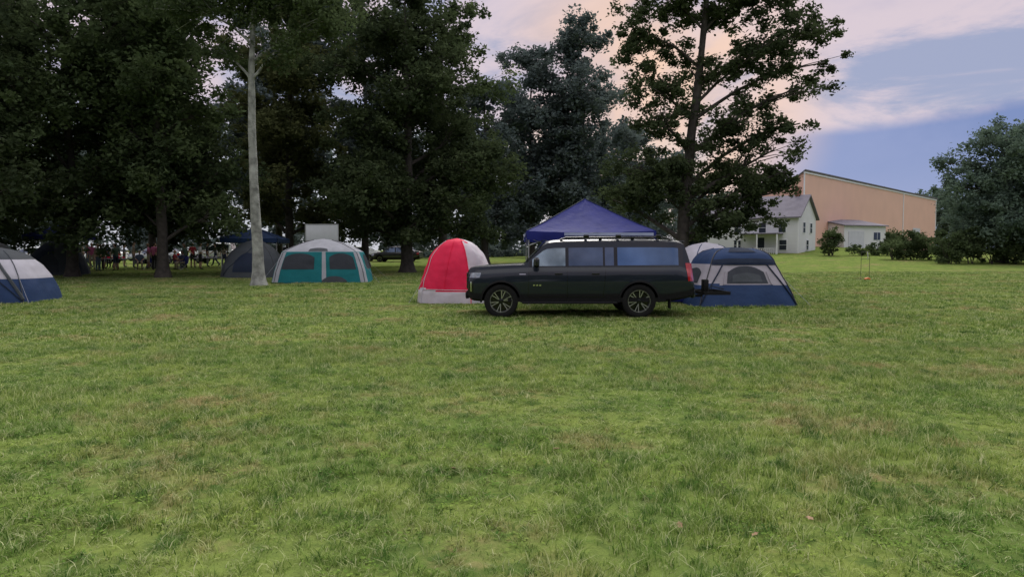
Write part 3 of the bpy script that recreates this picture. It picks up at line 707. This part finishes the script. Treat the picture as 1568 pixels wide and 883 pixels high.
for yy in(-.7,.7):
    for k in(-.075,.075): mb.box((0,yy+k,.475),(1.8,.135,.035),0)
mb.obj('picnic_table',[wood],loc=(-4.6,46,g(-4,46)),rz=.3)

mb=MB()
for a in(-.24,.24):
    mb.tube([(a,0,0),(a,0,1.42)],.011,6,0); mb.tube([(a,-.25,.02),(a,.25,.02)],.011,6,0)
for z in(1.05,1.40): mb.tube([(-.24,0,z),(.24,0,z)],.009,6,0)
mb.tube([(-.28,-.32,.05),(-.1,-.32,.10),(.02,-.32,.05)],.045,8,1); mb.tube([(.02,-.1,1.40),(.05,-.12,1.15),(.04,-.1,1.05)],.02,6,2)
mb.obj('ladder_toss_game',[pole,pmat('orange_plastic',(.75,.18,.04),.5),whitef],loc=(17.6,34.5,g(17.6,34.5)),rz=.2)

# ------------------------------------------------------------ buildings
def siding(name,col,vert,scale,rough=.6):
    m,nt,b=newmat(name); tc=N(nt,'ShaderNodeTexCoord'); wv=N(nt,'ShaderNodeTexWave'); wv.bands_direction='X' if vert else 'Z'; wv.wave_profile='SAW' if not vert else 'SIN'
    wv.inputs['Scale'].default_value=scale; nt.links.new(tc.outputs['Object'],wv.inputs['Vector'])
    bp=N(nt,'ShaderNodeBump'); bp.inputs['Strength'].default_value=.6; bp.inputs['Distance'].default_value=.03
    nt.links.new(wv.outputs['Fac'],bp.inputs['Height']); nt.links.new(bp.outputs[0],b.inputs['Normal'])
    nz=N(nt,'ShaderNodeTexNoise'); nz.inputs['Scale'].default_value=.4; nt.links.new(tc.outputs['Object'],nz.inputs['Vector'])
    mx=N(nt,'ShaderNodeMix',data_type='RGBA'); c=Vector(col); mx.inputs[6].default_value=(*(c*.88),1); mx.inputs[7].default_value=(*(c*1.08),1)
    nt.links.new(nz.outputs['Fac'],mx.inputs[0]); nt.links.new(mx.outputs[2],b.inputs['Base Color']); b.inputs['Roughness'].default_value=rough
    return m
tan=siding('tan_metal_siding',(.76,.47,.36),True,1.2); wsid=siding('white_clapboard',(.74,.74,.77),False,2.2); roofm=pmat('roof_shingle_grey',(.17,.16,.19),.9,spec=.2,var=.15,scale=1.5,bump=.5,bscale=12)
wtrim=pmat('white_trim',(.75,.75,.77),.5,var=.04); winm=pmat('window_glass_dark',(.05,.06,.08),.1,metal=.3,var=.2); doorm=pmat('garage_door_white',(.55,.56,.6),.5,var=.05)
wa=math.atan2(41,40.2); p=empty('tan_warehouse',(33.5,80,2.0),wa)
mb=MB(); Lw=57.5; Hh=9.1
sec=[(0,-.6),(0,Hh),(2.0,Hh-1.6),(16,Hh-4.2),(16,-.6)]
vs=[(0,y,z) for y,z in sec]+[(Lw,y,z) for y,z in sec]
mb.add(vs,[(0,1,2,3,4),(9,8,7,6,5),(0,5,6,1),(3,8,9,4)],0)
mb.obj('walls',[tan],parent=p)
mb=MB(); ro=.12
for (a,b_) in((1,2),(2,3)):
    y0,z0_=sec[a];y1,z1_=sec[b_]
    if a==1: y0-=.25
    if b_==3: y1+=.3
    vs=[(-.25,y0,z0_+.06),(Lw+.25,y0,z0_+.06),(Lw+.25,y1,z1_+.06),(-.25,y1,z1_+.06)]
    vs+=[(x_,y_,z_+ro) for x_,y_,z_ in vs]
    mb.add(vs,[(0,1,2,3),(4,7,6,5),(0,4,5,1),(1,5,6,2),(2,6,7,3),(3,7,4,0)],0)
mb.obj('roof',[roofm],parent=p)
mb=MB(); mb.box((Lw/2,-.06,Hh-.12),(Lw+.3,.10,.22),0)
for q in(.06,38.5,Lw-.06): mb.box((q,-.05,Hh/2-.1),(.22,.08,Hh-.3),0)
mb.box((46,-.04,2.0),(4,.06,3.6),1)
mb.obj('trim_and_doors',[wtrim,doorm],parent=p)
p=empty('white_garage',(39.8,83.2,g(40,83)-.3),.35); mb=MB()
vs=[(0,0,0),(6.6,0,0),(6.6,4.2,0),(0,4.2,0),(0,0,2.9),(6.6,0,2.9),(6.6,4.2,3.7),(0,4.2,3.7)]
mb.add(vs,[(0,1,5,4),(1,2,6,5),(2,3,7,6),(3,0,4,7)],0)
vs=[(-.2,-.3,2.88),(6.8,-.3,2.88),(6.8,4.3,3.78),(-.2,4.3,3.78)]; vs+=[(a,b_,c+.12) for a,b_,c in vs]
mb.add(vs,[(0,1,2,3),(4,7,6,5),(0,4,5,1),(1,5,6,2),(2,6,7,3),(3,7,4,0)],1)
mb.box((1.9,-.03,1.15),(2.4,.05,2.2),2); mb.box((5.2,-.03,1.7),(1.0,.05,.9),3); mb.box((5.2,-.045,1.7),(.05,.05,.9),2)
mb.obj('structure',[wsid,roofm,doorm,winm],parent=p)
p=empty('white_house',(28.9,70,g(28.9,70)-.35),math.radians(-37.8)); mb=MB(); W_,D_,He,Hp=9.5,6.4,4.1,6.3
vs=[(0,0,0),(0,D_,0),(0,D_,He),(0,D_/2,Hp),(0,0,He),(-W_,0,0),(-W_,D_,0),(-W_,D_,He),(-W_,D_/2,Hp),(-W_,0,He)]
mb.add(vs,[(0,1,2,3,4),(5,9,8,7,6),(0,4,9,5),(1,6,7,2)],0)
mb.obj('walls',[wsid],parent=p)
mb=MB()
for sg in(0,1):
    y0=-.35 if sg==0 else D_+.35; z0_=He-.2
    vs=[(.3,y0,z0_),(-W_-.3,y0,z0_),(-W_-.3,D_/2,Hp+.03),(.3,D_/2,Hp+.03)]; vs+=[(a,b_,c+.14) for a,b_,c in vs]
    mb.add(vs,[(0,1,2,3),(4,7,6,5),(0,4,5,1),(1,5,6,2),(2,6,7,3),(3,7,4,0)],0)
mb.box((-1.0,D_/2,Hp+.45),(.5,.5,1.1),1)
mb.obj('roof',[roofm,pmat('chimney_brick',(.25,.12,.09),.9,var=.3,scale=8)],parent=p)
mb=MB()
for (x_,z_) in((-1.6,3.0),(-3.6,3.0),(-6.2,3.0),(-1.5,1.2),(-6.2,1.2)):
    mb.box((x_,-.03,z_),(.85,.06,1.15),0); mb.box((x_,-.05,z_),(.70,.06,1.0),1); mb.box((x_,-.07,z_),(.70,.06,.04),0)
for (y_,z_) in((1.8,3.0),(4.4,3.0),(3.1,1.2)):
    mb.box((.03,y_,z_),(.06,.85,1.15),0); mb.box((.05,y_,z_),(.06,.70,1.0),1); mb.box((.07,y_,z_),(.06,.70,.04),0)
mb.box((-3.8,-.03,1.05),(1.0,.06,2.1),0); mb.box((-3.8,-.05,1.0),(.85,.06,1.95),1)
mb.box((-3.6,-.9,2.35),(4.2,1.8,.10),2)
for q in(-5.6,-3.6,-1.6): mb.box((q,-1.7,1.2),(.12,.12,2.3),0)
mb.box((-3.6,-.9,.12),(4.2,1.8,.25),0); mb.box((-3.6,-1.7,.85),(4.0,.05,.06),0)
for q in np.linspace(-5.5,-1.7,20): mb.box((q,-1.7,.55),(.04,.04,.6),0)
mb.box((-.06,-.02,He/2),(.14,.05,He-.3),0)
mb.obj('windows_door_porch',[wtrim,winm,roofm],parent=p)

# ------------------------------------------------------------ people
skin_c=[(.42,.25,.17),(.20,.11,.07),(.5,.32,.23)]
sk=[pmat('skin_%d'%i,c,.6,var=.08) for i,c in enumerate(skin_c)]
cl=[pmat('cloth_%d'%i,c,.85,var=.15,scale=6) for i,c in enumerate([(.65,.65,.66),(.03,.04,.09),(.35,.03,.04),(.02,.02,.022),(.10,.14,.22),(.06,.10,.07),(.35,.29,.21),(.18,.18,.19),(.75,.74,.72),(.5,.12,.25)])]
hairm=[pmat('hair_%d'%i,c,.7,var=.2,scale=30) for i,c in enumerate([(.015,.01,.008),(.08,.045,.02),(.25,.16,.07)])]
def human(pose,seed):
    J={'pel':(0,0,.96),'sp':(0,.0,1.12),'ch':(0,.01,1.32),'nk':(0,.0,1.49),'hd':(0,-.015,1.57)}
    for s,n in((-1,'l'),(1,'r')):
        J['sh'+n]=(s*.175,.0,1.43); J['hp'+n]=(s*.085,0,.92)
        J['kn'+n]=(s*.11,-.02,.50); J['an'+n]=(s*.12,.02,.09); J['to'+n]=(s*.145,-.15,.04)
        J['el'+n]=(s*.235,.03,1.13); J['wr'+n]=(s*.25,-.05,.88)
    if pose=='armbent':
        J['elr']=(.25,-.02,1.15); J['wrr']=(.14,-.26,1.22)
        J['ell']=(-.26,.05,1.15); J['wrl']=(-.16,-.2,1.05)
    if pose=='walk':
        J['knl']=(-.10,-.16,.52); J['anl']=(-.10,-.24,.12); J['tol']=(-.11,-.40,.08)
        J['knr']=(.10,.05,.50); J['anr']=(.10,.32,.16); J['tor']=(.11,.20,.05)
        J['ell']=(-.23,.16,1.16); J['wrl']=(-.22,.12,.92); J['elr']=(.23,-.10,1.15); J['wrr']=(.2,-.30,1.02)
    if pose=='sit':
        dz=-.46
        for k in('pel','sp','ch','nk','hd','shl','shr','ell','elr','wrl','wrr','hpl','hpr'): a=J[k]; J[k]=(a[0],a[1]+.06,a[2]+dz)
        for s,n in((-1,'l'),(1,'r')):
            J['kn'+n]=(s*.13,-.40,.50); J['an'+n]=(s*.14,-.36,.09); J['to'+n]=(s*.15,-.52,.04)
            J['el'+n]=(s*.25,-.02,.74); J['wr'+n]=(s*.15,-.24,.62)
    names=list(J); idx={k:i for i,k in enumerate(names)}
    R={'pel':(.15,.12),'sp':(.14,.115),'ch':(.165,.12),'nk':(.06,.06),'hd':(.055,.055)}
    for n in'lr': R.update({'sh'+n:(.072,.072),'el'+n:(.052,.052),'wr'+n:(.032,.036),'hp'+n:(.105,.105),'kn'+n:(.078,.078),'an'+n:(.055,.055),'to'+n:(.04,.035)})
    E=[('pel','sp'),('sp','ch'),('ch','nk'),('nk','hd')]
    for n in'lr': E+=[('ch','sh'+n),('sh'+n,'el'+n),('el'+n,'wr'+n),('pel','hp'+n),('hp'+n,'kn'+n),('kn'+n,'an'+n),('an'+n,'to'+n)]
    me=bpy.data.meshes.new('person'); me.from_pydata([J[k] for k in names],[(idx[a],idx[b_]) for a,b_ in E],[])
    o=bpy.data.objects.new('tmp',me); COL.objects.link(o); md=o.modifiers.new('s','SKIN'); md.use_smooth_shade=True
    for k in names: me.skin_vertices[0].data[idx[k]].radius=R[k]
    for v in me.skin_vertices[0].data: v.use_root=False
    me.skin_vertices[0].data[idx['pel']].use_root=True
    o.modifiers.new('ss','SUBSURF').levels=1
    dg=bpy.context.evaluated_depsgraph_get(); m2=bpy.data.meshes.new_from_object(o.evaluated_get(dg)); bpy.data.objects.remove(o)
    short=seed in(2,5)
    lab={}
    for e in E:
        t=0
        if e[0][:2] in('hp',) : t=2
        if e[0][:2]=='kn': t=0 if short else 2
        if e[0][:2]=='an': t=3
        if e[0] in('pel','sp','ch') or e[0][:2]=='sh': t=1
        if e==('nk','hd'): t=0
        if e[0]=='pel' and e[1][:2]=='hp': t=2
        if e[0][:2]=='el': t=0
        lab[e]=t
    A=[(Vector(J[a]),Vector(J[b_]),lab[(a,b_)]) for a,b_ in E]
    mb=MB(); vs=[v.co.copy() for v in m2.vertices]; fs=[];ms=[]
    for pl in m2.polygons:
        c=pl.center; best=9;bt=0
        for a,b_,t in A:
            ab=b_-a; k=max(0,min(1,(c-a).dot(ab)/ab.length_squared)); d=(c-(a+ab*k)).length
            if d<best: best=d;bt=t
        fs.append(tuple(pl.vertices)); ms.append(bt)
    mb.add(vs,fs,ms)
    hc=Vector(J['hd'])+Vector((0,-.012,.085)); nu,nv=16,12; vs=[];fs=[];ms=[]
    for j in range(nv+1):
        ph=math.pi*j/nv
        for i in range(nu):
            th=2*math.pi*i/nu; x=math.sin(ph)*math.cos(th); y=math.sin(ph)*math.sin(th); z=math.cos(ph)
            jaw=1-.25*max(0,-z); q=Vector((x*.074*jaw,y*.094*(1-.12*max(0,-z)),z*.118))
            if y<-.6 and abs(x)<.25 and -.3<z<.05: q.y-=.018
            if y<-.5 and .1<z<.25 and .2<abs(x)<.55: q.y+=.006
            if z>.1 or y>.25: q*=1.06
            vs.append(hc+q)
    for j in range(nv):
        for i in range(nu):
            i2=(i+1)%nu; f=(j*nu+i,(j+1)*nu+i,(j+1)*nu+i2,j*nu+i2); c=sum((vs[k]-hc for k in f),Vector())/4
            fs.append(f); ms.append(4 if (c.z>.055 or (c.y>.02 and c.z>-.06)) else 0)
    mb.add(vs,fs,ms)
    for s in(-1,1):
        mb.box(hc+Vector((s*.078,.005,-.005)),(.014,.03,.055),0,bev=.006); mb.box(hc+Vector((s*.028,-.088,.012)),(.022,.01,.010),4)
    mb.box(hc+Vector((0,-.082,-.055)),(.042,.012,.009),2)
    for n,s in(('l',-1),('r',1)):
        w=Vector(J['wr'+n]); d=(w-Vector(J['el'+n])).normalized(); up=Vector((0,-1,0)) if abs(d.y)<.8 else Vector((0,0,1)); sd=d.cross(up).normalized(); lat=sd.cross(d).normalized()
        mb.tube([w-d*.02,w+d*.035,w+d*.085],[.026,.038,.034],8,0)
        for k,ln in enumerate((.062,.074,.07,.055)):
            o_=lat*(.027-.018*k); a=w+d*.075+o_; b_=a+d*ln*.5+sd*s*.008; c=b_+d*ln*.4+sd*s*.02; mb.tube([a,b_,c],[.0095,.0085,.007],5,0)
        a=w+d*.03+lat*.03; mb.tube([a,a+lat*.025+d*.025,a+lat*.03+d*.055],[.012,.01,.008],5,0)
    return mb
poses=[human('stand',1),human('armbent',2),human('walk',3),human('sit',4),human('stand',6),human('armbent',5)]
rd=random.Random(22)
ppl=[(-31.2,48,0,2.2),(-31.5,49,1,-.5),(-29.8,47.5,4,1.0),(-31.0,50,1,2.0),(-30.0,49,2,-1.2),(-29.1,48,0,.3),(-29.9,50,5,3.0),(-28.6,48.5,1,1.5),(-29.7,51,4,-2),(-28.1,49,2,1.3),(-27.3,50,0,2),(-25.8,48,3,.5),(-25.7,49,1,-1),(-25.8,50,3,2.6),(-24.6,48.5,3,-.4),(-25.5,51,5,1),(-23.8,49,3,1.8),(-23.6,50,0,-2.0),(-23.5,51,1,.8),(-23.3,53,4,2),(-23.1,54,2,-1.4),(-33.7,53,0,.4),(-29.1,52,5,2.2),(-27.6,54,4,.2),(-32.6,51,4,1.2),(-24.6,52,4,-.6),
 (-26.9,45,0,1.2),(-26.3,46,5,-2.1),(-27.6,46.5,4,.6),(-30.3,45,1,2.8),(-22.4,47,3,-.6),(-21.6,48,1,2.2),(-21.2,51,0,.2),(-28.8,46,3,-.9),(-24.0,46.5,4,3.0),(-31.8,46,2,.8)]
for (px,Y,pi,rz) in ppl:
    mats=[rd.choice(sk),rd.choice(cl),rd.choice([cl[1],cl[3],cl[4],cl[7],cl[6]]),cl[3],rd.choice(hairm)]
    o=poses[pi].obj('person',mats,loc=(px,Y,g(px,Y)),rz=rz,ang=80); s=rd.uniform(.95,1.06); o.scale=(s,s,s)
    if pi==3:
        o.scale=(1,1,1); chair('camp_chair',px,Y,rz,rd.choice([navy,dgrey,redf,canb]))
def table(x,y,rz,fm):
    mb=MB(); mb.box((0,0,.74),(1.8,.75,.035),0,bev=.01)
    for a in(-.8,.8):
        for b_ in(-.3,.3): mb.tube([(a*.8,b_,.72),(a,b_,0)],.014,6,1)
        mb.tube([(a*.93,-.3,.25),(a*.93,.3,.25)],.012,6,1)
    for k in range(5): mb.box((-.6+.3*k,rd.uniform(-.15,.15),.83),(.16,.16,rd.uniform(.1,.2)),2,bev=.02)
    mb.obj('folding_table',[whitef,alum,fm],loc=(x,y,g(x,y)),rz=rz)
table(-27.5,47.8,.2,redf); table(-24.5,50,-.1,canb); table(-22.0,50,.4,whitef)

# ------------------------------------------------------------ world
el,az=math.radians(46),math.radians(18)
w=bpy.data.worlds.new('World'); scene.world=w; w.use_nodes=True; nt=w.node_tree; bg=nt.nodes['Background']
sky=N(nt,'ShaderNodeTexSky'); sky.sky_type='NISHITA'; sky.sun_disc=False; sky.sun_elevation=el; sky.sun_rotation=az; sky.dust_density=1.0
sc=N(nt,'ShaderNodeVectorMath',operation='SCALE'); sc.inputs['Scale'].default_value=.07; nt.links.new(sky.outputs[0],sc.inputs[0])
tc=N(nt,'ShaderNodeTexCoord'); sp=N(nt,'ShaderNodeSeparateXYZ'); nt.links.new(tc.outputs['Generated'],sp.inputs[0])
def M(op,a,b_=None,clamp=False):
    n=N(nt,'ShaderNodeMath',operation=op); n.use_clamp=clamp
    for i,v in enumerate((a,b_)):
        if v is None: continue
        if isinstance(v,(int,float)): n.inputs[i].default_value=v
        else: nt.links.new(v,n.inputs[i])
    return n.outputs[0]
def MR(v,a,b_,smooth=True):
    n=N(nt,'ShaderNodeMapRange'); n.interpolation_type='SMOOTHSTEP' if smooth else 'LINEAR'; n.inputs['From Min'].default_value=a; n.inputs['From Max'].default_value=b_; nt.links.new(v,n.inputs['Value']); return n.outputs[0]
def MX(f,a,b_):
    n=N(nt,'ShaderNodeMix',data_type='RGBA')
    if isinstance(f,float): n.inputs[0].default_value=f
    else: nt.links.new(f,n.inputs[0])
    for s_,c in((6,a),(7,b_)):
        if isinstance(c,tuple): n.inputs[s_].default_value=(*c,1)
        else: nt.links.new(c,n.inputs[s_])
    return n.outputs[2]
Z=sp.outputs['Z']; zc=M('ADD',M('MAXIMUM',Z,0.0),.12)
cb=N(nt,'ShaderNodeCombineXYZ'); nt.links.new(M('DIVIDE',sp.outputs['X'],zc),cb.inputs[0]); nt.links.new(M('DIVIDE',sp.outputs['Y'],zc),cb.inputs[1])
def NZ(vec,s_,d=6,r=.6,dist=0.0):
    n=N(nt,'ShaderNodeTexNoise'); n.inputs['Scale'].default_value=s_; n.inputs['Detail'].default_value=d; n.inputs['Roughness'].default_value=r; n.inputs['Distortion'].default_value=dist; nt.links.new(vec,n.inputs['Vector']); return n.outputs['Fac']
n1=NZ(cb.outputs[0],1.5,8,.62,.5); n2=NZ(tc.outputs['Generated'],3.2,6,.55,.5); n3=NZ(cb.outputs[0],.6,6)
high=MX(MR(n1,.40,.58),(.36,.40,.58),(.74,.62,.68))
high=MX(MR(n3,.50,.70),high,(.52,.48,.62))
low=MX(MR(Z,.03,.15),(.33,.40,.66),(.19,.26,.52))
low=MX(MR(n2,.45,.75),low,(.28,.34,.60))
low=MX(MR(sp.outputs['X'],.34,.20),low,(.60,.62,.70))
edge=MR(M('ADD',Z,M('MULTIPLY',M('SUBTRACT',n2,.5),.06)),.160,.180)
c=MX(edge,low,high)
wd=Vector((.20,1,.21)).normalized(); dt=N(nt,'ShaderNodeVectorMath',operation='DOT_PRODUCT'); nt.links.new(tc.outputs['Generated'],dt.inputs[0]); dt.inputs[1].default_value=wd
warm=M('MULTIPLY',MR(dt.outputs['Value'],.968,.999),MR(n2,.34,.56))
c=MX(warm,c,(1.0,.68,.50))
c=MX(.10,c,sc.outputs[0])
c=MX(MR(Z,.40,.75),c,(1.35,1.32,1.38))
nt.links.new(c,bg.inputs['Color']); bg.inputs['Strength'].default_value=1.0
D=Vector((math.sin(az)*math.cos(el),math.cos(az)*math.cos(el),math.sin(el)))
sl=bpy.data.lights.new('sun','SUN'); sl.energy=3.1; sl.angle=math.radians(40); sl.color=(1,.95,.88); so=bpy.data.objects.new('sun',sl); COL.objects.link(so); so.rotation_euler=D.to_track_quat('Z','Y').to_euler()

# ------------------------------------------------------------ camera
cam=bpy.data.cameras.new('camera'); cam.sensor_width=36; cam.lens=36*1060/1568; cam.clip_end=3000; cam.clip_start=.05
co=bpy.data.objects.new('camera',cam); COL.objects.link(co); co.location=(0,0,1.57); co.rotation_euler=(math.radians(90-2.82),0,0); scene.camera=co
